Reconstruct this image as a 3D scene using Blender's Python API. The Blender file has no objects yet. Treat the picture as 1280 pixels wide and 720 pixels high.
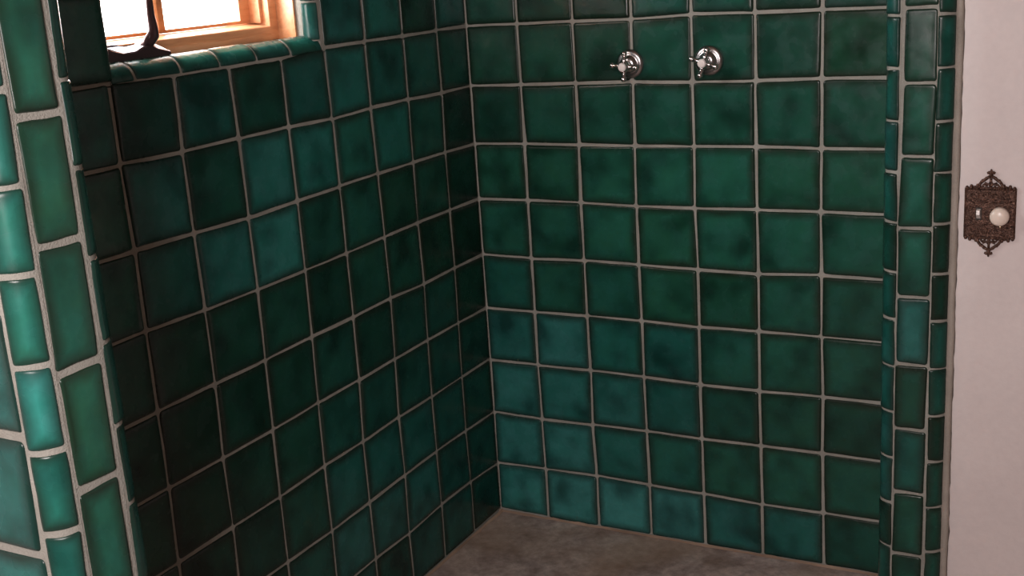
import bpy, math, random
from mathutils import Vector, Matrix, noise

# ---------------------------------------------------------------- camera, sky, lights, exposure
S = 0.152            # one tile pitch (6 in tile + joint) in metres; the layout below is in tile pitches
scn = bpy.context.scene
col = scn.collection

cam_data = bpy.data.cameras.new('camera')
cam_data.sensor_width = 36.0
cam_data.lens = 1530.609 / 1280 * 36
cam_data.clip_start = 0.02
cam = bpy.data.objects.new('camera', cam_data)
col.objects.link(cam)
rot = Matrix(((0.8826980200550189, -0.06723464174445225, 0.46510612589003797),
              (0.4655314559118604, 0.26036042180003016, -0.8458681423937713),
              (-0.06422358560161774, 0.9631676664577178, 0.26111946948258313)))
cam.matrix_world = Matrix.Translation(Vector((10.59858265, -18.27135712, 9.99919022)) * S) @ rot.to_4x4()
scn.camera = cam

scn.view_settings.view_transform = 'Standard'
scn.view_settings.look = 'None'
scn.view_settings.gamma = 1.0
scn.view_settings.use_curve_mapping = False
scn.view_settings.exposure = 0.0
scn.cycles.use_denoising = True
scn.cycles.denoising_input_passes = 'RGB_ALBEDO_NORMAL'
scn.cycles.use_adaptive_sampling = False
scn.cycles.max_bounces = 8
scn.cycles.caustics_reflective = False
scn.cycles.caustics_refractive = False
scn.cycles.sample_clamp_indirect = 6.0

world = bpy.data.worlds.new('overcast_sky')
scn.world = world
world.use_nodes = True
bg = world.node_tree.nodes['Background']
bg.inputs['Color'].default_value = (1.0, 0.95, 0.97, 1)
bg.inputs['Strength'].default_value = 20.0

def area_light(name, loc, target, sx, sy, power, color):
    d = bpy.data.lights.new(name, 'AREA')
    d.shape = 'RECTANGLE'; d.size = sx * S; d.size_y = sy * S
    d.energy = power; d.color = color
    o = bpy.data.objects.new(name, d); col.objects.link(o)
    o.location = Vector(loc) * S
    o.rotation_euler = (Vector(target) - Vector(loc)).to_track_quat('-Z', 'Y').to_euler()
    return o
# assumed lamp behind the camera, tilted toward the wing wall; its opening is blocked
area_light('assumed_rear_lamp', (7.8, -20.35, 10.6), (4.9, -11, 9.4), 4.6, 6.0, 50, (1.0, 0.88, 0.865))
# the sky seen through the shower window
portal = area_light('shower_window_portal', (-1.30, -6.2, 11.1), (5, -6.2, 11.1), 3.9, 4.2, 1, (1, 1, 1))
portal.data.cycles.is_portal = True
# ---------------------------------------------------------------- helpers
rnd = random.Random(7)

def setk(o, kind=None, label=None, cat=None, group=None):
    if kind: o['kind'] = kind
    if label: o['label'] = label
    if cat: o['category'] = cat
    if group: o['group'] = group
    return o

class MB:
    """vertices in tile pitches; per-vertex glaze attributes; per-face material slot"""
    def __init__(s):
        s.v = []; s.f = []; s.m = []; s.sm = []; s.at = []
    def add(s, vs, fs, m=0, smooth=False, at=None):
        b = len(s.v)
        s.v += [tuple(x) for x in vs]
        s.at += at if at else [(0.5, 0.5, 0.8, 0.3)] * len(vs)
        for f in fs:
            s.f.append([b + i for i in f]); s.m.append(m); s.sm.append(smooth)
    def box(s, a, b, m=0):
        (x0, y0, z0), (x1, y1, z1) = a, b
        vs = [(x0,y0,z0),(x1,y0,z0),(x1,y1,z0),(x0,y1,z0),(x0,y0,z1),(x1,y0,z1),(x1,y1,z1),(x0,y1,z1)]
        s.add(vs, [(0,3,2,1),(4,5,6,7),(0,1,5,4),(1,2,6,5),(2,3,7,6),(3,0,4,7)], m)
    def lathe(s, prof, mat4, n=40, m=0, cap=True):
        vs = []; fs = []
        for r, h in prof:
            for k in range(n):
                a = 2*math.pi*k/n
                vs.append(mat4 @ Vector((r*math.cos(a), r*math.sin(a), h)))
        for i in range(len(prof)-1):
            for k in range(n):
                k2 = (k+1) % n
                fs.append((i*n+k, i*n+k2, (i+1)*n+k2, (i+1)*n+k))
        if cap:
            fs.append(tuple(range(n))[::-1]); fs.append(tuple((len(prof)-1)*n+k for k in range(n)))
        s.add(vs, fs, m, True)
    def tube(s, pts, rad, n=12, m=0, flat=None):
        """tube along pts; rad number or list; flat=(dir, factor) squashes the section along dir"""
        P = [Vector(p) for p in pts]; vs = []; fs = []
        R = rad if isinstance(rad, (list, tuple)) else [rad]*len(P)
        up = Vector((0.21, 0.37, 0.9)).normalized()
        for i, p in enumerate(P):
            t = (P[min(i+1, len(P)-1)] - P[max(i-1, 0)]).normalized()
            a = up - t*up.dot(t)
            if a.length < 1e-3: a = Vector((1,0,0)) - t*t.x
            a.normalize(); b = t.cross(a); up = a
            for k in range(n):
                an = 2*math.pi*k/n
                o = (a*math.cos(an) + b*math.sin(an))*R[i]
                if flat:
                    d = Vector(flat[0]); o = o - d*o.dot(d)*(1-flat[1])
                vs.append(p + o)
        for i in range(len(P)-1):
            for k in range(n):
                k2 = (k+1) % n
                fs.append((i*n+k, i*n+k2, (i+1)*n+k2, (i+1)*n+k))
        fs.append(tuple(range(n))[::-1]); fs.append(tuple((len(P)-1)*n+k for k in range(n)))
        s.add(vs, fs, m, True)
    def ball(s, c, r, m=0, n=16, sq=(1,1,1)):
        vs = []; fs = []; c = Vector(c); rings = n//2
        for i in range(1, rings):
            th = math.pi*i/rings
            for k in range(n):
                a = 2*math.pi*k/n
                vs.append(c + Vector((sq[0]*r*math.sin(th)*math.cos(a), sq[1]*r*math.sin(th)*math.sin(a), sq[2]*r*math.cos(th))))
        for i in range(rings-2):
            for k in range(n):
                k2 = (k+1) % n
                fs.append((i*n+k, (i+1)*n+k, (i+1)*n+k2, i*n+k2))
        t = len(vs); vs.append(c + Vector((0,0,sq[2]*r))); vs.append(c - Vector((0,0,sq[2]*r)))
        for k in range(n):
            k2 = (k+1) % n
            fs.append((t, k, k2)); fs.append((t+1, (rings-2)*n+k2, (rings-2)*n+k))
        s.add(vs, fs, m, True)
    def build(s, name, mats, parent=None, origin=(0,0,0), recalc=False):
        o3 = Vector(origin)
        me = bpy.data.meshes.new(name)
        me.from_pydata([(Vector(v) - o3)*S for v in s.v], [], s.f)
        for mt in (mats if isinstance(mats, (list, tuple)) else [mats]): me.materials.append(mt)
        me.polygons.foreach_set('material_index', s.m)
        me.polygons.foreach_set('use_smooth', s.sm)
        a = me.attributes.new('glaze', 'FLOAT_COLOR', 'POINT')
        a.data.foreach_set('color', [x for t in s.at for x in t])
        if recalc:
            import bmesh
            bm = bmesh.new(); bm.from_mesh(me); bmesh.ops.recalc_face_normals(bm, faces=bm.faces); bm.to_mesh(me); bm.free()
        me.update()
        ob = bpy.data.objects.new(name, me); col.objects.link(ob)
        if parent: ob.parent = parent; ob.location = (o3*S) if parent.type != 'EMPTY' else (o3*S - Vector(parent.location))
        else: ob.location = o3*S
        return ob

def empty(name, loc):
    o = bpy.data.objects.new(name, None); col.objects.link(o)
    o.location = Vector(loc)*S; o.empty_display_size = 0.02
    return o

# ---------------------------------------------------------------- materials
def mat(name):
    m = bpy.data.materials.new(name); m.use_nodes = True
    return m, m.node_tree.nodes, m.node_tree.links, m.node_tree.nodes['Principled BSDF']

def nd(N, t, **kw):
    n = N.new(t)
    for k, v in kw.items():
        if k in n.inputs.keys(): n.inputs[k].default_value = v
        else: setattr(n, k, v)
    return n

def mixc(N, L, fac, a, b, blend='MIX'):
    n = N.new('ShaderNodeMix'); n.data_type = 'RGBA'; n.blend_type = blend
    for i, x in ((0, fac), (6, a), (7, b)):
        if hasattr(x, 'is_linked') or isinstance(x, bpy.types.NodeSocket): L.new(x, n.inputs[i])
        else: n.inputs[i].default_value = x
    return n.outputs[2]

def mth(N, L, op, a, b=None, clamp=False):
    n = N.new('ShaderNodeMath'); n.operation = op; n.use_clamp = clamp
    for i, x in ((0, a), (1, b)):
        if x is None: continue
        if isinstance(x, bpy.types.NodeSocket): L.new(x, n.inputs[i])
        else: n.inputs[i].default_value = x
    return n.outputs[0]

def ramp(N, L, src, stops):
    n = N.new('ShaderNodeValToRGB'); L.new(src, n.inputs[0])
    e = n.color_ramp.elements
    while len(e) < len(stops): e.new(0.5)
    for i, (p, c) in enumerate(stops):
        e[i].position = p; e[i].color = c if len(c) == 4 else (*c, 1)
    return n.outputs[0]

def simple(name, color, rough=0.5, metal=0.0, **kw):
    m, N, L, B = mat(name)
    B.inputs['Base Color'].default_value = (*color, 1); B.inputs['Roughness'].default_value = rough
    B.inputs['Metallic'].default_value = metal
    return m

GREEN = (0.018, 0.104, 0.056, 1); TEAL = (0.014, 0.115, 0.094, 1); SHEEN = (0.028, 0.138, 0.128, 1); BROWN = (0.012, 0.013, 0.008, 1)  # third colour: bluish sheen painted into the glaze colour
def glaze_material():
    m, N, L, B = mat('green_glaze')
    at = nd(N, 'ShaderNodeAttribute', attribute_name='glaze')
    sep = N.new('ShaderNodeSeparateColor'); L.new(at.outputs['Color'], sep.inputs[0])
    edge, ident, val, teal = sep.outputs[0], sep.outputs[1], sep.outputs[2], at.outputs['Alpha']
    tc = N.new('ShaderNodeTexCoord')
    off = N.new('ShaderNodeCombineXYZ')
    for i in range(3): L.new(mth(N, L, 'MULTIPLY', ident, (31.0, 57.0, 83.0)[i]), off.inputs[i])
    vec = N.new('ShaderNodeVectorMath'); vec.operation = 'ADD'
    L.new(tc.outputs['Object'], vec.inputs[0]); L.new(off.outputs[0], vec.inputs[1])
    def nz(scale, detail, rough=0.55):
        n = nd(N, 'ShaderNodeTexNoise', Scale=scale, Detail=detail, Roughness=rough); L.new(vec.outputs[0], n.inputs['Vector']); return n.outputs[0]
    blotch, mid, fine = nz(11.0, 1.5), nz(26.0, 2.0), nz(95.0, 1.0)
    base = ramp(N, L, mth(N, L, 'ADD', teal, mth(N, L, 'MULTIPLY', mth(N, L, 'SUBTRACT', mid, 0.5), 0.5), True), [(0.0, GREEN), (0.65, TEAL), (1.0, SHEEN)])
    mul = ramp(N, L, blotch, [(0.28, (0.40,)*3), (0.50, (0.95,)*3), (0.72, (1.25,)*3)])
    base = mixc(N, L, 1.0, base, mul, 'MULTIPLY')
    mul2 = ramp(N, L, fine, [(0.3, (0.94,)*3), (0.7, (1.06,)*3)])
    base = mixc(N, L, 1.0, base, mul2, 'MULTIPLY')
    vv = N.new('ShaderNodeCombineColor')
    for i in range(3): L.new(mth(N, L, 'MULTIPLY', val, 2.0), vv.inputs[i])
    base = mixc(N, L, 1.0, base, vv.outputs[0], 'MULTIPLY')
    # the glaze breaks to a thin brown along the rim of every tile
    e = mth(N, L, 'ADD', edge, mth(N, L, 'MULTIPLY', mth(N, L, 'SUBTRACT', blotch, 0.5), 1.1))
    rim = ramp(N, L, e, [(0.25, (0,0,0)), (1.05, (1,1,1))])
    base = mixc(N, L, mth(N, L, 'MULTIPLY', rim, 0.82), base, BROWN)
    L.new(base, B.inputs['Base Color'])
    L.new(ramp(N, L, mid, [(0.3, (0.19,)*3), (0.7, (0.33,)*3)]), B.inputs['Roughness'])
    B.inputs['Specular IOR Level'].default_value = 0.34
    bp = nd(N, 'ShaderNodeBump', Strength=0.35, Distance=0.004)
    L.new(mth(N, L, 'ADD', blotch, mth(N, L, 'MULTIPLY', mid, 0.15)), bp.inputs['Height']); L.new(bp.outputs[0], B.inputs['Normal'])
    return m

def grout_material(name, c0, c1, bump=0.6):
    m, N, L, B = mat(name)
    tc = N.new('ShaderNodeTexCoord')
    a = nd(N, 'ShaderNodeTexNoise', Scale=14.0, Detail=4.0); L.new(tc.outputs['Object'], a.inputs['Vector'])
    b = nd(N, 'ShaderNodeTexNoise', Scale=420.0, Detail=2.0); L.new(tc.outputs['Object'], b.inputs['Vector'])
    f = mth(N, L, 'ADD', mth(N, L, 'MULTIPLY', a.outputs[0], 0.7), mth(N, L, 'MULTIPLY', b.outputs[0], 0.3))
    L.new(ramp(N, L, f, [(0.32, c0), (0.68, c1)]), B.inputs['Base Color'])
    B.inputs['Roughness'].default_value = 0.9
    B.inputs['Specular IOR Level'].default_value = 0.2
    bp = nd(N, 'ShaderNodeBump', Strength=bump, Distance=0.002); L.new(b.outputs[0], bp.inputs['Height']); L.new(bp.outputs[0], B.inputs['Normal'])
    return m

def plaster_material():
    m, N, L, B = mat('white_plaster')
    tc = N.new('ShaderNodeTexCoord')
    a = nd(N, 'ShaderNodeTexNoise', Scale=5.0, Detail=4.0); L.new(tc.outputs['Object'], a.inputs['Vector'])
    b = nd(N, 'ShaderNodeTexNoise', Scale=60.0, Detail=4.0, Roughness=0.6); L.new(tc.outputs['Object'], b.inputs['Vector'])
    f = mth(N, L, 'ADD', mth(N, L, 'MULTIPLY', a.outputs[0], 0.6), mth(N, L, 'MULTIPLY', b.outputs[0], 0.4))
    L.new(ramp(N, L, f, [(0.3, (0.68, 0.60, 0.585)), (0.7, (0.77, 0.69, 0.67))]), B.inputs['Base Color'])
    B.inputs['Roughness'].default_value = 0.75
    bp = nd(N, 'ShaderNodeBump', Strength=0.25, Distance=0.003); L.new(b.outputs[0], bp.inputs['Height']); L.new(bp.outputs[0], B.inputs['Normal'])
    return m

def earth_material(name, c0, c1):
    m, N, L, B = mat(name)
    tc = N.new('ShaderNodeTexCoord')
    a = nd(N, 'ShaderNodeTexNoise', Scale=6.0, Detail=4.0); L.new(tc.outputs['Object'], a.inputs['Vector'])
    L.new(ramp(N, L, a.outputs[0], [(0.3, c0), (0.7, c1)]), B.inputs['Base Color']); B.inputs['Roughness'].default_value = 0.8
    return m

def floor_material():
    m, N, L, B = mat('stained_concrete')
    tc = N.new('ShaderNodeTexCoord')
    a = nd(N, 'ShaderNodeTexNoise', Scale=7.0, Detail=6.0, Roughness=0.62, Distortion=0.4); L.new(tc.outputs['Object'], a.inputs['Vector'])
    b = nd(N, 'ShaderNodeTexNoise', Scale=45.0, Detail=5.0, Roughness=0.7); L.new(tc.outputs['Object'], b.inputs['Vector'])
    c = nd(N, 'ShaderNodeTexNoise', Scale=3.1, Detail=2.0); L.new(tc.outputs['Object'], c.inputs['Vector'])
    base = ramp(N, L, a.outputs[0], [(0.34, (0.26, 0.19, 0.165)), (0.50, (0.43, 0.345, 0.315)), (0.66, (0.60, 0.51, 0.47))])
    grey = ramp(N, L, b.outputs[0], [(0.3, (0.60,)*3), (0.7, (1.25,)*3)])
    base = mixc(N, L, 1.0, base, grey, 'MULTIPLY')
    base = mixc(N, L, ramp(N, L, c.outputs[0], [(0.45, (0,0,0)), (0.65, (0.55,)*3)]), base, (0.36, 0.25, 0.17, 1))
    L.new(base, B.inputs['Base Color'])
    B.inputs['Roughness'].default_value = 0.55
    bp = nd(N, 'ShaderNodeBump', Strength=0.35, Distance=0.004); L.new(b.outputs[0], bp.inputs['Height']); L.new(bp.outputs[0], B.inputs['Normal'])
    return m

def wood_material():
    m, N, L, B = mat('varnished_fir')
    tc = N.new('ShaderNodeTexCoord')
    mp = N.new('ShaderNodeMapping'); mp.inputs['Scale'].default_value = (60, 6, 60); L.new(tc.outputs['Object'], mp.inputs['Vector'])
    a = nd(N, 'ShaderNodeTexNoise', Scale=1.0, Detail=5.0, Roughness=0.6, Distortion=0.6); L.new(mp.outputs[0], a.inputs['Vector'])
    L.new(ramp(N, L, a.outputs[0], [(0.3, (0.62, 0.28, 0.13)), (0.5, (0.76, 0.38, 0.19)), (0.7, (0.82, 0.46, 0.25))]), B.inputs['Base Color'])
    B.inputs['Roughness'].default_value = 0.32
    return m

def glass_material():
    m, N, L, B = mat('window_glass')
    N.remove(B)
    out = N['Material Output']
    t = N.new('ShaderNodeBsdfTransparent'); g = N.new('ShaderNodeBsdfGlossy'); g.inputs['Roughness'].default_value = 0.02
    t.inputs['Color'].default_value = (0.96, 0.98, 0.97, 1)
    lw = nd(N, 'ShaderNodeLayerWeight', Blend=0.5); mx = N.new('ShaderNodeMixShader')
    fr = mth(N, L, 'ADD', mth(N, L, 'MULTIPLY', mth(N, L, 'POWER', lw.outputs['Facing'], 5.0), 0.9), 0.04)
    L.new(fr, mx.inputs[0]); L.new(t.outputs[0], mx.inputs[1]); L.new(g.outputs[0], mx.inputs[2]); L.new(mx.outputs[0], out.inputs[0])
    return m

def bronze_material():
    m, N, L, B = mat('antique_bronze')
    tc = N.new('ShaderNodeTexCoord')
    w = nd(N, 'ShaderNodeTexVoronoi', Scale=330.0); L.new(tc.outputs['Object'], w.inputs['Vector'])
    a = nd(N, 'ShaderNodeTexNoise', Scale=190.0, Detail=3.0, Distortion=1.5); L.new(tc.outputs['Object'], a.inputs['Vector'])
    h = mth(N, L, 'ADD', w.outputs[0], a.outputs[0])
    L.new(ramp(N, L, a.outputs[0], [(0.35, (0.04, 0.02, 0.015)), (0.55, (0.12, 0.062, 0.044)), (0.72, (0.27, 0.15, 0.11))]), B.inputs['Base Color'])
    B.inputs['Metallic'].default_value = 0.55; B.inputs['Roughness'].default_value = 0.5
    bp = nd(N, 'ShaderNodeBump', Strength=0.8, Distance=0.0015); L.new(h, bp.inputs['Height']); L.new(bp.outputs[0], B.inputs['Normal'])
    return m

GLAZE = glaze_material()
GROUT = grout_material('grout', (0.24, 0.235, 0.205), (0.37, 0.365, 0.325))
FILLET = grout_material('grout_fillet', (0.30, 0.27, 0.23), (0.47, 0.42, 0.37))
PLASTER = plaster_material(); CLAY = earth_material('clay_plaster', (0.20, 0.13, 0.10), (0.27, 0.18, 0.14)); COVE = earth_material('rust_stained_cement', (0.20, 0.13, 0.09), (0.42, 0.30, 0.22)); CEDAR = earth_material('dark_cedar', (0.16, 0.10, 0.065), (0.24, 0.16, 0.11)); FLOOR = floor_material(); WOOD = wood_material(); GLASS = glass_material(); BRONZE = bronze_material()
CHROME = simple('polished_nickel', (0.74, 0.71, 0.71), 0.17, 1.0)
SATIN = simple('satin_nickel', (0.46, 0.44, 0.44), 0.27, 1.0)
PORCELAIN = simple('porcelain', (0.80, 0.74, 0.70), 0.2)
IVORY = simple('ivory_plastic', (0.84, 0.72, 0.62), 0.28)
DARK = simple('dark_bronze_paint', (0.085, 0.052, 0.060), 0.25, 0.3)
BLACK = simple('crack_shadow_gap', (0.05, 0.04, 0.035), 0.9)
SCREW = simple('brass_screw', (0.75, 0.60, 0.42), 0.25, 1.0)

# ---------------------------------------------------------------- tiles
def params(half, d=(0.0, 0.012, 0.028, 0.05, 0.085, 0.15)):
    """positions 0..2*half, dense at both rims"""
    lo = [x for x in d if x < half*0.9]
    mid = [half]
    return lo + mid + [2*half - x for x in reversed(lo)]

def tile(mb, quad, fn, val=0.8, teal=0.3, joint=0.021, top=0.017, e=0.045, r=0.035, dome=0.006, nseg=None, m=1):
    """a pillowed glazed tile filling quad (4 corners a,b in wall coordinates, counter-clockwise) less the joint"""
    q = [Vector((p[0], p[1])) for p in quad]
    w = ((q[1]-q[0]).length + (q[2]-q[3]).length)/2; h = ((q[3]-q[0]).length + (q[2]-q[1]).length)/2
    ident = rnd.random(); seed = Vector((ident*91, ident*37, ident*53))
    lip = rnd.uniform(-0.006, 0.006); tx = rnd.uniform(-0.006, 0.006); ty = rnd.uniform(-0.006, 0.006)
    W, H = w - 2*joint, h - 2*joint
    xs, ys = params(W/2), params(H/2)
    if nseg:                                   # extra columns where the tile bends
        xs = sorted(set(round(x, 5) for x in xs + [W*k/nseg for k in range(nseg+1)]))
    rr = min(r*rnd.uniform(0.7, 1.5), 0.4*min(W, H))
    vs = []; at = []; fs = []
    cornr = [Vector((noise.noise(seed + Vector((k*7.3, 0, 0))), noise.noise(seed + Vector((0, k*5.1, 3))))) * 0.019 for k in range(4)]
    nx, ny = len(xs), len(ys)
    def place(x, y, hh, ed):
        # bowed, hand-cut rim
        u, v = (x + joint)/w, (y + joint)/h
        p = q[0]*(1-u)*(1-v) + q[1]*u*(1-v) + q[2]*u*v + q[3]*(1-u)*v
        cu, cv = x/W, y/H
        p = p + cornr[0]*(1-cu)*(1-cv) + cornr[1]*cu*(1-cv) + cornr[2]*cu*cv + cornr[3]*(1-cu)*cv
        k = 6.0
        j = Vector((noise.noise(seed + Vector((x*k, y*k, 0))), noise.noise(seed + Vector((x*k, y*k, 9)))))*0.010*min(1, 2*ed+0.2)
        p = p + j
        vs.append(fn(p.x, p.y, hh)); at.append((ed, ident, val/2, teal))
    for x in xs:
        for y in ys:
            dx, dy = min(x, W-x), min(y, H-y)
            px, py = x, y
            if dx < rr and dy < rr:
                cx, cy = rr-dx, rr-dy; mm = max(cx, cy); ln = math.hypot(cx, cy)
                if ln > 1e-9:
                    sc = mm/ln; cx *= sc; cy *= sc
                px = rr-cx if x < W/2 else W-rr+cx
                py = rr-cy if y < H/2 else H-rr+cy
                d = rr - mm
            else: d = min(dx, dy)
            t = min(1, d/e)
            hh = top*math.sqrt(max(0, 1-(1-t)**2)) + dome*(1-(2*x/W-1)**2)*(1-(2*y/H-1)**2) + (lip + tx*(2*x/W-1) + ty*(2*y/H-1))*t
            place(px, py, hh, max(0.0, 1 - d/0.175))
    for i in range(nx-1):
        for j in range(ny-1):
            a = i*ny + j
            fs.append((a, a+ny, a+ny+1, a+1))
    # skirt down into the bed
    ring = [i*ny for i in range(nx)] + [(nx-1)*ny + j for j in range(1, ny)] + [i*ny + ny-1 for i in range(nx-2, -1, -1)] + [j for j in range(ny-2, 0, -1)]
    base = len(vs)
    for idx in ring:
        i, j = divmod(idx, ny); x, y = xs[i], ys[j]
        dx, dy = min(x, W-x), min(y, H-y); px, py = x, y
        if dx < rr and dy < rr:
            cx, cy = rr-dx, rr-dy; mm = max(cx, cy); ln = math.hypot(cx, cy); sc = mm/ln if ln > 1e-9 else 1
            px = rr-cx*sc if x < W/2 else W-rr+cx*sc; py = rr-cy*sc if y < H/2 else H-rr+cy*sc
        place(px, py, -0.03, 1.0)
    n = len(ring)
    for k in range(n):
        k2 = (k+1) % n
        fs.append((ring[k], base+k, base+k2, ring[k2]))
    mb.add(vs, fs, m, True, at)

# joint crossings of the two shower walls (x, z) and (y, z), as laid, in tile pitches
BACK = [
 [(0.0,8.911),(0.976,8.911),(1.99,8.928),(3.005,8.925),(3.999,8.96),(5.006,8.953),(6.023,8.956)],
 [(0.0,7.905),(0.981,7.923),(1.989,7.936),(2.991,7.941),(3.997,7.93),(5.003,7.934),(6.011,7.96)],
 [(0.0,6.915),(0.987,6.927),(1.993,6.917),(2.991,6.919),(3.993,6.92),(4.997,6.925),(6.007,6.917)],
 [(0.0,5.939),(0.978,5.947),(1.977,5.948),(2.975,5.923),(3.983,5.921),(5.0,5.94),(5.999,5.941)],
 [(0.0,4.936),(0.978,4.922),(1.979,4.945),(2.981,4.935),(4.008,4.91),(5.011,4.9),(6.011,4.939)],
 [(0.0,3.947),(0.979,3.951),(1.982,3.959),(2.997,3.955),(3.999,3.935),(5.008,3.948),(6.013,3.944)],
 [(0.0,2.974),(0.974,2.968),(1.999,2.972),(2.994,2.958),(3.999,2.934),(5.007,2.932),(6.03,2.947)],
 [(0.0,1.963),(0.988,1.943),(1.992,1.956),(3.007,1.97),(4.003,1.96),(5.019,1.972),(6.032,1.979)],
 [(0.0,0.961),(1.006,0.973),(2.02,0.987),(3.029,0.969),(4.013,0.961),(5.025,0.925),(6.04,0.938)],
 [(0.0,0.03),(0.997,0.0),(2.018,0.0),(3.018,0.0),(4.026,0.0),(5.031,0.0),(6.059,0.0)]]
LEFT = [
 [(0.0,8.91),(-0.971,8.917),(-1.977,8.914),(-3.011,8.92),(-4.027,8.927),(-5.023,8.875),(-6.062,8.875),(-7.056,8.88),(-8.101,8.905)],
 [(0.0,7.902),(-0.95,7.906),(-1.973,7.933),(-3.017,7.94),(-3.993,7.915),(-5.003,7.951),(-6.034,7.95),(-7.086,7.957),(-8.115,7.979)],
 [(0.0,6.909),(-0.992,6.928),(-1.987,6.934),(-2.996,6.933),(-3.986,6.932),(-4.999,6.914),(-6.039,6.907),(-7.075,6.942),(-8.091,6.958)],
 [(0.0,5.939),(-0.989,5.95),(-2.004,5.951),(-2.972,5.943),(-3.984,5.925),(-4.988,5.926),(-6.033,5.923),(-7.066,5.942),(-8.096,5.977)],
 [(0.0,4.931),(-0.977,4.939),(-1.97,4.921),(-2.966,4.953),(-3.988,4.942),(-5.011,4.95),(-6.059,4.94),(-7.059,4.948),(-8.104,4.95)],
 [(0.0,3.951),(-1.007,3.967),(-2.015,3.965),(-2.997,3.962),(-3.999,3.946),(-5.034,3.955),(-6.071,3.935),(-7.103,3.94),(-8.103,3.948)],
 [(0.0,2.989),(-1.03,2.989),(-2.035,2.977),(-3.05,2.987),(-4.057,2.97),(-5.05,2.977),(-6.096,2.944),(-7.091,2.949),(-8.132,2.94)],
 [(0.0,1.967),(-1.039,1.986),(-2.033,1.991),(-3.023,1.979),(-4.047,1.955),(-5.044,1.929),(-6.097,1.942),(-7.12,1.95),(-8.13,1.95)],
 [(0.0,0.935),(-1.007,1.005),(-2.021,1.006),(-3.053,0.958),(-4.043,0.974),(-5.06,0.96),(-6.1,0.96),(-7.12,0.97),(-8.13,0.97)],
 [(0.0,0.03),(-1.0,0.02),(-2.03,0.0),(-3.05,0.0),(-4.05,0.0),(-5.06,0.0),(-6.1,0.0),(-7.12,0.0),(-8.13,0.0)]]
TOP = 17.0
for row in BACK: row.append((7.13, row[-1][1]))
for row in LEFT:
    y, z = row[-1]; row += [(-9.12, z), (-10.12, z), (-11.33, z)]
def extend(G):
    up = []; z = 1
    while G[0][0][1] + z < TOP - 0.5:
        up.insert(0, [(p[0] + rnd.uniform(-.01, .01)*(0 < i < len(G[0])-1), p[1]*0 + 8.93 + z + rnd.uniform(-.012, .012)) for i, p in enumerate(G[0])]); z += 1
    up.insert(0, [(p[0], TOP) for p in G[0]])
    return up + G, len(up)
BACK, BU = extend(BACK); LEFT, LU = extend(LEFT)

# glaze strength and hue of each tile, bluish reflected sheen painted into the lower back rows: rows from the one above the first measured joint down, columns from the corner outward
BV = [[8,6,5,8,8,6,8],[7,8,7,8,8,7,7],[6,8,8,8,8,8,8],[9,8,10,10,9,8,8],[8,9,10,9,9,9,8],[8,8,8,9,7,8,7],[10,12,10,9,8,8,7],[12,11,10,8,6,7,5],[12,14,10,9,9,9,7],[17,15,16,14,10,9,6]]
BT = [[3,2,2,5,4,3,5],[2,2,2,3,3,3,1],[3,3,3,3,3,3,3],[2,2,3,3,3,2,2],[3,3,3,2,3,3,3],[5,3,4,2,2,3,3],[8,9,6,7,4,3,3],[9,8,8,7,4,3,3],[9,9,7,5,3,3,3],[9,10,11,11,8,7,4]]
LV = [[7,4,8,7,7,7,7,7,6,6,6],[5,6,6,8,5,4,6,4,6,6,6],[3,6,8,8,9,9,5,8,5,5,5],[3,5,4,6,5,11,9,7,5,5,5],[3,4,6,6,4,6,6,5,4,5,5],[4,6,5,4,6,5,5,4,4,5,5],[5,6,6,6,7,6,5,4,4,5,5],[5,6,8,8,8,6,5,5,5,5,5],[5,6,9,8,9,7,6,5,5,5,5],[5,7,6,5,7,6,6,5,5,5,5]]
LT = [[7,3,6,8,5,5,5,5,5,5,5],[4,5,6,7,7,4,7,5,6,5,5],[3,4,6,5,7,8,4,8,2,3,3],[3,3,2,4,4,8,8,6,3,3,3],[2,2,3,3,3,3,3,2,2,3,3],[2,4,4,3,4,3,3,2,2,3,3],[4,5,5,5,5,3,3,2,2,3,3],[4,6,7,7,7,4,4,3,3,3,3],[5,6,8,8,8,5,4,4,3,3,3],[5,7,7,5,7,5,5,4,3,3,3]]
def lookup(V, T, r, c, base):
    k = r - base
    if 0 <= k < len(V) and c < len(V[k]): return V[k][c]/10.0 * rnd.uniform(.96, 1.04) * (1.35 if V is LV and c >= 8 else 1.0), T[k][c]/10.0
    return rnd.uniform(.5, .9), rnd.uniform(.2, .7)

# ---------------------------------------------------------------- setting
# floor
mb = MB(); nx, ny = 60, 80
vs = []; fs = []
for i in range(nx+1):
    for j in range(ny+1):
        x = -0.6 + 23.1*i/nx; y = 0.6 - 21.7*j/ny
        vs.append((x, y, 0.018*noise.noise(Vector((x*0.6, y*0.6, 0))) - 0.005))
for i in range(nx):
    for j in range(ny):
        a = i*(ny+1)+j; fs.append((a, a+1, a+ny+2, a+ny+1))
mb.add(vs, fs, 0, True)
# worn cement fillet where the floor turns up to the tiles
def cove(pts_in, pts_out, nrm):
    a = len(mb.v); n = len(pts_in)
    mb.add(pts_in + pts_out, [(i, i+1, n+i+1, n+i) if nrm else (i, n+i, n+i+1, i+1) for i in range(n-1)], 1, True)
N_ = 70
cove([(7.1*i/N_, -0.034, 0.03 + 0.02*noise.noise(Vector((i*.4, 1, 2)))) for i in range(N_+1)], [(7.1*i/N_, -0.075 - 0.03*noise.noise(Vector((i*.31, 2, 7))), 0.004) for i in range(N_+1)], False)
cove([(0.034, -11.3*i/N_, 0.03 + 0.02*noise.noise(Vector((i*.4, 5, 2)))) for i in range(N_+1)], [(0.075 + 0.03*noise.noise(Vector((i*.31, 8, 7))), -11.3*i/N_, 0.004) for i in range(N_+1)], True)
floor = setk(mb.build('floor', [FLOOR, COVE]), 'structure')

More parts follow.
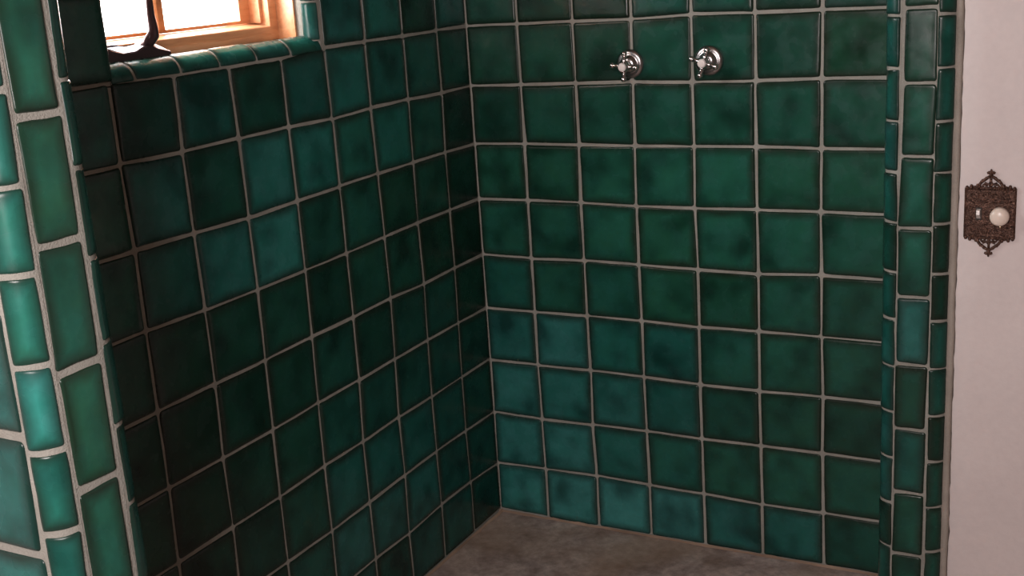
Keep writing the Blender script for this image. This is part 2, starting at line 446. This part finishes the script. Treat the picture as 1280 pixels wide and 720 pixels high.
# back wall of the shower
mb = MB(); mb.box((-1.5, 0.0, -0.3), (7.2, 0.6, TOP))
fnB = lambda a, b, h: (a, -h, b)
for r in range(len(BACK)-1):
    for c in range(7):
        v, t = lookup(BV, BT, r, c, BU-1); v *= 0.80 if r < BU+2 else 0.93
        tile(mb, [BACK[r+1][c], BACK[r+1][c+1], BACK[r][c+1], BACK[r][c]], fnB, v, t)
setk(mb.build('wall_back', [GROUT, GLAZE]), 'structure')

# left wall with the window opening
WY0, WY1, WZ0, WZ1 = -8.08, -4.26, 9.1, 13.1
mb = MB()
mb.box((-1.4, -12.26, -0.3), (0, 0.0, 8.875)); mb.box((-1.4, WY1, 8.86), (-0.17, 0.0, TOP)); mb.box((-0.3, -4.09, 8.86), (0, 0.0, TOP)); mb.box((-1.4, -12.26, 8.86), (0, WY0, TOP)); mb.box((-1.4, WY0, WZ1), (0, WY1, TOP))
mb.box((-1.4, WY0, 8.7), (-0.22, WY1, 9.085))
fnL = lambda a, b, h: (h, a, b)
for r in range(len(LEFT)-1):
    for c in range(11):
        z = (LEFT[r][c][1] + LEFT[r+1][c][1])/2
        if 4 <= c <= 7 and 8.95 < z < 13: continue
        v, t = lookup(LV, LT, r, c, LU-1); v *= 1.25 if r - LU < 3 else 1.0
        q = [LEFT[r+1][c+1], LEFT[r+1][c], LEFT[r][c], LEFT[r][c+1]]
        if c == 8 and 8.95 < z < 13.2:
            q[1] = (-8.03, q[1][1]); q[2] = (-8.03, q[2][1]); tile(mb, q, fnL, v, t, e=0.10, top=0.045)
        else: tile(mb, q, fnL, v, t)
setk(mb.build('wall_left', [GROUT, GLAZE]), 'structure')

def arc_fn(center, r, a0, along, dirs):
    """map (arc length, position, height) to a quarter-round; dirs = (normal at angle 0, normal at 90 degrees)"""
    d0, d1 = Vector(dirs[0]), Vector(dirs[1]); c = Vector(center); al = Vector(along)
    def fn(a, b, h):
        th = a/r + a0
        return c + al*b + (d0*math.cos(th) + d1*math.sin(th))*(r + h)
    return fn
def arc_core(mb, center, r, along, dirs, b0, b1, th1=math.pi/2, n=12, m=0):
    d0, d1 = Vector(dirs[0]), Vector(dirs[1]); c = Vector(center); al = Vector(along)
    vs = []
    for b in (b0, b1):
        for k in range(n+1):
            th = th1*k/n
            vs.append(c + al*b + (d0*math.cos(th) + d1*math.sin(th))*(r + 0.004))
    fs = [(k, k+1, n+2+k, n+1+k) for k in range(n)]
    mb.add(vs, fs, m, True)
def bullnose(mb, center, r, along, dirs, splits, flip, vals, arc=math.pi/2, joint=0.014):
    arc_core(mb, center, r, along, dirs, splits[0], splits[-1], arc)
    fn = arc_fn(center, r, 0, along, dirs); w = r*arc
    for k in range(len(splits)-1):
        b0, b1 = splits[k], splits[k+1]
        q = [(0, b0), (w, b0), (w, b1), (0, b1)] if not flip else [(w, b0), (0, b0), (0, b1), (w, b1)]
        v, t = vals(k)
        if flip:
            tile(mb, [(0, b0), (w, b0), (w, b1), (0, b1)], lambda a, b, h: fn(w-a, b, h), v, t, joint=joint, nseg=10, e=0.03, r=0.02, dome=0)
        else:
            tile(mb, q, fn, v, t, joint=joint, nseg=10, e=0.03, r=0.02, dome=0)
def splits_between(known, lo, hi, step):
    s = sorted(known)
    while s[0] - step > lo: s.insert(0, s[0]-step)
    s.insert(0, lo)
    while s[-1] + step < hi: s.append(s[-1]+step)
    s.append(hi); return s

# window surround: quarter-round sill, jamb and head
mb = MB()
vals = [(1.6,.8),(1.3,.9),(1.5,.7),(1.5,.7),(1.1,.85),(1.4,.6)]  # sill tiles lightened, window reflection put into their colour
bullnose(mb, (-0.23, 0, 8.875), 0.225, (0,1,0), ((1,0,0),(0,0,1)), [-8.07,-7.697,-6.921,-6.22,-5.493,-4.778,-4.07], True, lambda k: vals[k], joint=0.012)
bullnose(mb, (-0.17, -4.085, 0), 0.17, (0,0,1), ((1,0,0),(0,-1,0)), [9.03, 9.571, 10.28, 10.99, 11.70, 12.41, 13.1], True, lambda k: (1.7, .85))
bullnose(mb, (-0.2, 0, 13.3), 0.2, (0,1,0), ((1,0,0),(0,0,-1)), [-8.05+.71*k for k in range(6)] + [-4.07], False, lambda k: (0.8, .6))
setk(mb.build('trim_1', [GROUT, GLAZE]), 'structure')

# front wing wall: its end faces the shower, one half tile between two quarter-rounds
mb = MB()
mb.box((-1.4, -12.042, -0.3), (3.08, -11.558, TOP)); mb.box((-1.4, -12.26, -0.3), (2.86, -11.34, TOP))
fnJ = lambda a, b, h: (3.08 + h, a, b)
rowsJ = splits_between([9.08-k for k in range(8)], 0.0, TOP, 1.0)
for k in range(len(rowsJ)-1):
    v = {8: .95, 7: .85, 6: 1.0, 5: .9}.get(int(rowsJ[k]+.5), .9); t = {8: .15, 7: .3, 6: .15, 5: .3}.get(int(rowsJ[k]+.5), .25)
    tile(mb, [(-12.045, rowsJ[k]), (-11.565, rowsJ[k]), (-11.565, rowsJ[k+1]), (-12.045, rowsJ[k+1])], fnJ, v*1.1, t, joint=0.030)
fnF = lambda a, b, h: (a, -12.26 - h, b)
rowsF = splits_between([6.62-1.03*k for k in range(6)], 0.0, TOP, 1.03); colsF = [-1.2, -0.14, 0.87, 1.87, 2.88]
for k in range(len(rowsF)-1):
    for c in range(4): tile(mb, [(colsF[c], rowsF[k]), (colsF[c+1], rowsF[k]), (colsF[c+1], rowsF[k+1]), (colsF[c], rowsF[k+1])], fnF, rnd.uniform(.9, 1.1), .8, joint=0.035)
fnI = lambda a, b, h: (a, -11.34 + h, b)
for k in range(len(rowsF)-1):
    for c in (0, 1, 2): tile(mb, [(c*.95+.95, rowsF[k]), (c*.95, rowsF[k]), (c*.95, rowsF[k+1]), (c*.95+.95, rowsF[k+1])], fnI, rnd.uniform(.5, .8), .4)
setk(mb.build('wall_front', [GROUT, GLAZE]), 'structure')
mb = MB(); LBS = splits_between([8.587,7.913,7.19,6.486,5.792,5.08], 0, TOP, .71)
bullnose(mb, (2.86, -12.04, 0), 0.22, (0,0,1), ((1,0,0),(0,-1,0)), LBS, True, lambda k: {8: (1.5, .6), 7: (1.5, .5), 6: (1.9, .75), 5: (1.25, .55)}.get(int(LBS[k]), (1.4, .6)), joint=0.024)
setk(mb.build('trim_2', [GROUT, GLAZE]), 'structure')
mb = MB()
bullnose(mb, (2.86, -11.56, 0), 0.22, (0,0,1), ((1,0,0),(0,1,0)), splits_between([9.306,8.623,7.899,7.178,6.472,5.754,5.014], 0, TOP, .715), False, lambda k: (rnd.uniform(.7, .95), .6))
setk(mb.build('trim_3', [GROUT, GLAZE]), 'structure')

# tiled wall end at the right
mb = MB()
mb.box((7.13, -0.85, -0.3), (8.10, 0.6, TOP)); mb.box((7.345, -1.07, -0.3), (7.81, -0.8, TOP))
fnS = lambda a, b, h: (a, -1.07 - h, b)
xL = [(1, 7.322), (2, 7.329), (3, 7.319), (4, 7.325), (5, 7.33), (6, 7.335), (7, 7.35), (8, 7.37), (9, 7.37)]
SV = {8: (.8, .3), 7: (.9, .3), 6: (.9, .35), 5: (.95, .35), 4: (1.0, .8), 3: (.55, .3), 2: (.8, .6), 1: (.8, .3), 0: (.75, .3), 9: (.8, .3)}
for k in range(17):
    v, t = SV.get(k, (.8, .3))
    xa = dict(xL).get(k, 7.345); xb = dict(xL).get(k+1, 7.345)
    o = lambda z: 7.785 + 0.006*min(z, 9)
    tile(mb, [(xa, k), (o(k), k), (o(k+1), k+1), (xb, k+1)], fnS, v, t, joint=0.021, dome=0.004)
setk(mb.build('wall_right', [GROUT, GLAZE]), 'structure')
sp = splits_between([8.9, 8.2, 7.485, 6.785, 6.07, 5.353, 4.662, 3.952, 3.247, 2.533, 1.81, 1.1], 0, TOP, .712)
mb = MB()
def vr(k): return rnd.choice([(.55, .4), (.8, .6), (.95, .7), (.9, .8)])
bullnose(mb, (7.345, -0.85, 0), 0.22, (0,0,1), ((0,-1,0),(-1,0,0)), sp, True, vr)
setk(mb.build('trim_4', [GROUT, GLAZE]), 'structure')
mb = MB()
def vo(k): return {4.662: (.45, .3), 5.353: (.5, .3), 3.952: (.9, .5), 3.247: (.85, .5), 2.533: (.45, .3)}.get(sp[k], (rnd.uniform(.7, .95), rnd.uniform(.3, .6)))
bullnose(mb, (7.80, -0.82, 0), 0.25, (0,0,1), ((0,-1,0),(1,0,0)), sp, False, vo, arc=1.12)
# troweled cement fillet up to the plaster
NS = 90; vs = []; fs = []
for i in range(NS+1):
    z = TOP*i/NS
    w = 0.012*noise.noise(Vector((0, 3, z*1.7)))
    vs += [(8.005, -0.935, z), (8.03, -0.962, z), (8.085 + w, -0.975, z), (8.112 + 1.3*w, -0.955, z), (8.115 + 1.3*w, -0.88, z)]
for i in range(NS):
    for j in range(4): fs.append((i*5+j, i*5+j+1, i*5+5+j+1, i*5+5+j))
mb.add(vs, fs, 2, True)
setk(mb.build('trim_5', [GROUT, GLAZE, FILLET]), 'structure')

# plaster wall beyond, with its ragged edge along the tile
mb = MB(); vs = []; fs = []
for i in range(181):
    z = -0.3 + (TOP+.3)*i/180
    w = 0.016*noise.noise(Vector((0, 3, z*1.7))) + 0.012*noise.noise(Vector((4, 0, z*6)))
    x = 8.128 + w
    vs += [(x, -0.6, z), (x, -0.955, z), (x+.012, -0.97, z), (x+.3, -0.972, z), (22.0, -0.972, z)]
for i in range(180):
    for j in range(4): fs.append((i*5+j, i*5+j+1, i*5+6+j, i*5+5+j))
mb.add(vs, fs, 0, True)
mb.box((8.09, -0.87, -0.3), (22, -0.5, TOP), 1)
setk(mb.build('wall_plaster', [PLASTER, BLACK]), 'structure')

# the rest of the room, behind the photographer
mb = MB()
for a, b in (((-0.5, -21, -0.3), (5.4, -20.5, TOP)), ((11.8, -21, -0.3), (22.5, -20.5, TOP)), ((5.4, -21, -0.3), (11.8, -20.5, 7.3)), ((5.4, -21, 13.9), (11.8, -20.5, TOP))): mb.box(a, b)  # unseen wall with an assumed opening, left for the rear lamp
mb.box((5.3, -20.95, 7.2), (11.9, -20.85, 14.0), 1)            # unseen white panel, added to keep sky light out of the opening
setk(mb.build('wall_rear', [CLAY, PLASTER]), 'structure')
mb = MB(); mb.box((21.5, -21, -0.3), (22.2, -0.9, TOP)); setk(mb.build('wall_side', CLAY), 'structure')
mb = MB(); mb.box((-1.4, -21, -0.3), (0, -12.26, TOP)); setk(mb.build('wall_outer', PLASTER), 'structure')
mb = MB(); mb.box((-1.5, -21.1, TOP-.01), (22.3, 0.6, TOP+.4)); setk(mb.build('ceiling', CEDAR), 'structure')

# ---------------------------------------------------------------- window in the left wall
win = empty('window_1', (-0.7, (WY0+WY1)/2, 9.09)); setk(win, 'structure')
Y0, Y1 = WY0 - 0.02, -4.30
mb = MB()
mb.box((-1.35, Y1, 9.05), (-0.25, WY1-0.002, WZ1-.02))                 # jamb board by the corner
mb.box((-1.35, WY0+.002, 9.05), (-0.33, WY0+.03, WZ1-.02))
mb.box((-1.35, Y0+.03, WZ1-.12), (-0.33, Y1, WZ1-.02))
mb.box((-1.35, Y1-0.17, 9.09), (-0.547, Y1, WZ1-.1)); mb.box((-1.35, WY0+.03, 9.09), (-0.547, WY0+.2, WZ1-.1))   # stops
mb.box((-1.35, WY0+.2, 12.8), (-0.547, Y1-.17, WZ1-.1))
# sill rail: stepped front, top sloping up to the sash
a, b = Y1-.17, WY0+.2
prof = [(-0.535, 9.06), (-0.535, 9.165), (-0.547, 9.175), (-0.547, 9.268), (-0.56, 9.28), (-0.84, 9.325), (-1.35, 9.325), (-1.35, 9.06)]
vs = [(x, y, z) for y in (a, b) for x, z in prof]; n = len(prof)
mb.add(vs, [(i, (i+1) % n, n+(i+1) % n, n+i) for i in range(n)] + [tuple(range(n)), tuple(range(2*n-1, n-1, -1))])
mb.build('frame', WOOD, win, origin=(-0.7, (WY0+WY1)/2, 9.09), recalc=True)
mb = MB()
sy1, sy0 = -4.53, WY0 + .27
mb.box((-1.2, sy1, 9.33), (-0.66, Y1-.172, 12.8))       # inner stop beside the sash
def framebar(a, b): mb.box(a, b)
mb.box((-.90, sy1-.205, 9.33), (-0.84, sy1, 12.7)); mb.box((-.90, sy0-.05, 9.33), (-0.84, sy0+.2, 12.7))
mb.box((-.90, sy0+.2, 9.33), (-0.84, sy1-.205, 9.375)); mb.box((-.90, sy0+.2, 12.45), (-0.84, sy1-.205, 12.7))
mb.build('sash', WOOD, win, origin=(-0.7, (WY0+WY1)/2, 9.09), recalc=True)
mb = MB()
my = -6.28
prof = [(-0.90, my+.10), (-0.86, my+.10), (-0.82, my+.05), (-0.82, my-.05), (-0.86, my-.10), (-0.90, my-.10)]
vs = [(x, y, z) for z in (9.376, 12.45) for x, y in prof]; n = 6
mb.add(vs, [(i, (i+1) % n, n+(i+1) % n, n+i) for i in range(n)])
mb.build('muntin', WOOD, win, origin=(-0.7, (WY0+WY1)/2, 9.09), recalc=True)
mb = MB(); mb.box((-0.875, sy0+.19, 9.37), (-0.865, sy1-.2, 12.46))
mb.build('pane', GLASS, win, origin=(-0.7, (WY0+WY1)/2, 9.09))

# casement crank on the sill
crank = empty('window_crank', (-0.35, -7.2, 9.13))
setk(crank, None, 'dark bronze casement crank with raised folding handle on the wooden window sill', 'window crank', None)
co = (-0.35, -7.2, 9.13)
mb = MB()
sec = [(-7.97,.17,.15),(-7.84,.165,.15),(-7.60,.09,.165),(-7.40,.095,.165),(-7.27,.14,.14),(-7.11,.14,.15),(-7.02,.095,.205),(-6.88,.06,.19),(-6.84,.05,.12)]
vs = []; fs = []
for y, zf, zb in sec:
    vs += [(-0.52, y, 9.09), (-0.20, y, 9.09), (-0.20, y, 9.105 + zf*.9), (-0.215, y, 9.11 + zf), (-0.52, y, 9.11 + zb)]
for i in range(len(sec)-1):
    for j in range(5):
        j2 = (j+1) % 5; fs.append((i*5+j, i*5+j2, i*5+5+j2, i*5+5+j))
fs += [tuple(range(5)), tuple(range(len(vs)-1, len(vs)-6, -1))]
mb.add(vs, fs, 0, False)
mb.add([(x, y, z) for x in (-.545, -.505) for y, z in ((-7.97, 9.1), (-7.3, 9.1), (-7.3, 9.25), (-7.40, 9.285), (-7.97, 9.295))],
       [(0,1,2,3,4), (9,8,7,6,5)] + [(k, (k+1) % 5, 5+(k+1) % 5, 5+k) for k in range(5)])
mb.build('base', DARK, crank, origin=co, recalc=True)
mb = MB()
mb.tube([(-0.33, -7.13, 9.22), (-0.28, -7.12, 9.27), (-0.22, -7.13, 9.32), (-0.20, -7.09, 9.37), (-0.22, -7.06, 9.43), (-0.26, -7.03, 9.60), (-0.29, -6.99, 9.80), (-0.32, -6.96, 10.0), (-0.33, -6.94, 10.08)],
        [.075, .078, .082, .085, .075, .060, .05, .046, .044], 14, 0, ((1, 0, 0), 0.6))
mb.ball((-0.33, -6.94, 10.12), .07)
h = mb.build('crank_handle', DARK, crank, origin=co)

# ---------------------------------------------------------------- shower valves
def make_valve():
    root = empty('shower_valve', (0, 0, 0))
    M = Matrix.Rotation(math.pi/2, 4, 'X')            # local +z -> world -y
    mb = MB(); mb.lathe([(0.228, 0.0), (0.232, 0.03), (0.226, 0.055), (0.205, 0.075), (0.170, 0.088), (0.150, 0.085), (0.132, 0.10), (0.118, 0.13), (0.088, 0.15), (0.060, 0.155)], M, 48)
    mb.build('escutcheon', SATIN, root)
    mb = MB(); mb.lathe([(0.062, 0.14), (0.066, 0.155), (0.05, 0.17), (0.045, 0.24), (0.06, 0.25)], M, 24); mb.build('stem', CHROME, root)
    mb = MB(); mb.lathe([(0.058, 0.24), (0.085, 0.255), (0.092, 0.29), (0.085, 0.325), (0.064, 0.335), (0.066, 0.345), (0.0655, 0.365), (0.060, 0.37)], M, 28)
    hd = mb.build('handle', CHROME, root)
    for k in range(4):
        mb = MB(); a = k*math.pi/2; d = Vector((math.cos(a), 0, math.sin(a))); c = Vector((0, -0.29, 0))
        pts = [c + d*t for t in (0.07, 0.095, 0.115, 0.13, 0.145, 0.165, 0.18)]
        mb.tube(pts, [.046, .034, .030, .038, .030, .040, .030], 14)
        mb.ball(c + d*0.200, .046)
        mb.build('spoke', CHROME, hd)
    mb = MB(); mb.lathe([(0.068, 0.352), (0.068, 0.372), (0.060, 0.386), (0.035, 0.393), (0.002, 0.395)], M, 28)
    bt = mb.build('index_button', PORCELAIN, hd); setk(bt, None, 'white porcelain index button')
    return root, hd
valve, hd = make_valve()
def copy_tree(o, parent=None):
    c = o.copy(); col.objects.link(c)
    if parent: c.parent = parent
    for ch in list(o.children): copy_tree(ch, c)
    return c
valve2 = copy_tree(valve)
for v, x, z, tilt, droop, label in ((valve, 2.985, 8.235, -0.10, 0.10, 'chrome cross-handle shower valve nearer the window, handle set almost upright'),
                       (valve2, 4.290, 8.262, -0.32, 0.06, 'chrome cross-handle shower valve farther from the window, handle turned askew')):
    v.location = Vector((x, -0.022, z))*S
    v.rotation_euler = (droop*0.6, 0, 0)
    hh = [c for c in v.children if c.name.startswith('handle')][0]
    hh.rotation_euler = (0, -tilt, 0)
    setk(v, None, label, 'shower valve', 'shower valves on the green tile wall')

# ---------------------------------------------------------------- switch plate on the plaster
PX, PY, PZ = 8.531, -0.972, 6.232
sw = empty('switch_plate', (PX, PY, PZ))
setk(sw, None, 'ornate dark bronze light switch plate with toggle and round dimmer on white plaster', 'light switch')
so = (PX, PY, PZ); hw, hh_ = 0.330, 0.342
mb = MB()
# bevelled plate with a raised border
lv = [(1.0, 0.0), (1.0, 0.022), (0.955, 0.034), (0.925, 0.024)]
vs = []
for k, d in lv:
    ins = (1-k)*hw
    vs += [(PX-hw+ins, PY-d, PZ-hh_+ins), (PX+hw-ins, PY-d, PZ-hh_+ins), (PX+hw-ins, PY-d, PZ+hh_-ins), (PX-hw+ins, PY-d, PZ+hh_-ins)]
fs = [(i*4+j, i*4+(j+1) % 4, i*4+4+(j+1) % 4, i*4+4+j) for i in range(3) for j in range(4)] + [(12, 13, 14, 15), (3, 2, 1, 0)]
mb.add(vs, fs)
# chased leaf scrolls in low relief
def scroll(mb, cx, cz, r, a0, turns, rad, y, sgn=1, n=26):
    pts = []
    for i in range(n):
        t = i/(n-1); a = a0 + sgn*turns*2*math.pi*t; rr = r*(1-0.8*t)
        pts.append((cx + rr*math.cos(a), y, cz + rr*math.sin(a)))
    mb.tube(pts, [rad*(1-.45*i/(n-1)) for i in range(n)], 8)
yr = PY - 0.025
for sx in (-1, 1):
    for sz in (-1, 1):
        scroll(mb, PX+sx*.205, PZ+sz*.235, .07, math.pi/2*sz, 1.15, .013, yr, sx*sz)
        scroll(mb, PX+sx*.075, PZ+sz*.245, .058, -math.pi/2*sz, 1.1, .012, yr, -sx*sz)
        scroll(mb, PX+sx*.27, PZ+sz*.09, .05, 0, 1.1, .011, yr, sx*sz)
        mb.tube([(PX+sx*.03, yr, PZ+sz*.15), (PX+sx*.10, yr, PZ+sz*.165), (PX+sx*.18, yr, PZ+sz*.14), (PX+sx*.29, yr, PZ+sz*.18)], .011, 8)
for sz in (-1, 1):
    for i in range(5): mb.ball((PX + (i-2)*.055*.6, yr, PZ + sz*(.28 - .008*abs(i-2))), .014)
mb.build('plate', BRONZE, sw, origin=so, recalc=False)
# pierced crests above and below
def crest(name, sz):
    mb = MB(); zb = PZ + sz*hh_; y = PY - 0.018; r = .015
    T = lambda pts, rad=r: mb.tube([(PX+x, y, zb + sz*z) for x, z in pts], [q*1.22 for q in rad] if isinstance(rad, list) else rad*1.22, 10)
    T([(-.20, 0.0), (-.205, .03)], [.018, .012]); T([(.20, 0.0), (.205, .03)], [.018, .012])
    for sx in (-1, 1):
        for bx, hgt in ((.245, .045), (.165, .06), (.30, .015)):
            T([(sx*bx, -.015), (sx*bx, hgt*.5), (sx*(bx+.006), hgt)], [.024, .021, .008]); mb.ball((PX+sx*bx, y, zb+sz*hgt*.65), .022)
        T([(sx*.14, 0), (sx*.145, .045), (sx*.12, .085), (sx*.075, .12), (sx*.03, .155), (0, .165)], .017)      # outer arch
        T([(sx*.12, 0), (sx*.09, .05), (sx*.05, .035), (sx*.06, .0)], .013)
        T([(0, .09), (sx*.03, .055), (sx*.075, .075), (sx*.085, .05), (sx*.06, .045)], .012)
        T([(0, .02), (sx*.02, .045), (0, .09)], .012)
        mb.ball((PX+sx*.105, y, zb+sz*.11), .018); mb.ball((PX+sx*.06, y, zb+sz*.145), .016)
        T([(0, .205), (sx*.03, .215), (sx*.052, .208)], [.014, .02, .012])
    T([(0, .0), (0, .10), (0, .17)], .014); T([(0, .16), (0, .21), (0, .262)], [.02, .022, .008])
    mb.ball((PX, y, zb+sz*.208), .026)
    mb.tube([(PX-.20, y, zb+sz*.004), (PX+.20, y, zb+sz*.004)], .018, 10)
    mb.build(name, BRONZE, sw, origin=so)
crest('crest', 1); crest('crest', -1)
# toggle
mb = MB(); tx, tz = 8.392, 6.225
mb.box((tx-.038, PY-.034, tz-.085), (tx+.038, PY-.02, tz+.085)); mb.build('toggle_slot', simple('slot_black', (.02, .015, .012), .6), sw, origin=so)
mb = MB()
vs = [(tx-.027, PY-.033, tz-.066), (tx+.027, PY-.033, tz-.066), (tx+.027, PY-.033, tz+.066), (tx-.027, PY-.033, tz+.066),
      (tx-.021, PY-.115, tz+.0), (tx+.021, PY-.115, tz+.0), (tx+.021, PY-.105, tz+.055), (tx-.021, PY-.105, tz+.055)]
mb.add(vs, [(0,1,5,4), (1,2,6,5), (2,3,7,6), (3,0,4,7), (4,5,6,7)])
setk(mb.build('toggle', PORCELAIN, sw, origin=so, recalc=True), None, 'white toggle lever')
# dimmer knob
kx, kz = 8.664, 6.205
Mk = Matrix.Translation((kx, PY, kz)) @ Matrix.Rotation(math.pi/2, 4, 'X')
mb = MB(); mb.lathe([(.118, .024), (.124, .06), (.124, .11), (.116, .135), (.095, .155), (.06, .168), (.02, .173), (.002, .173)], Mk, 40)
setk(mb.build('dimmer_knob', IVORY, sw, origin=so), None, 'round ivory dimmer knob')
mb = MB(); mb.ball((8.672, PY-.03, 6.05), .018, sq=(1, .7, 1)); mb.build('screw', SCREW, sw, origin=so)
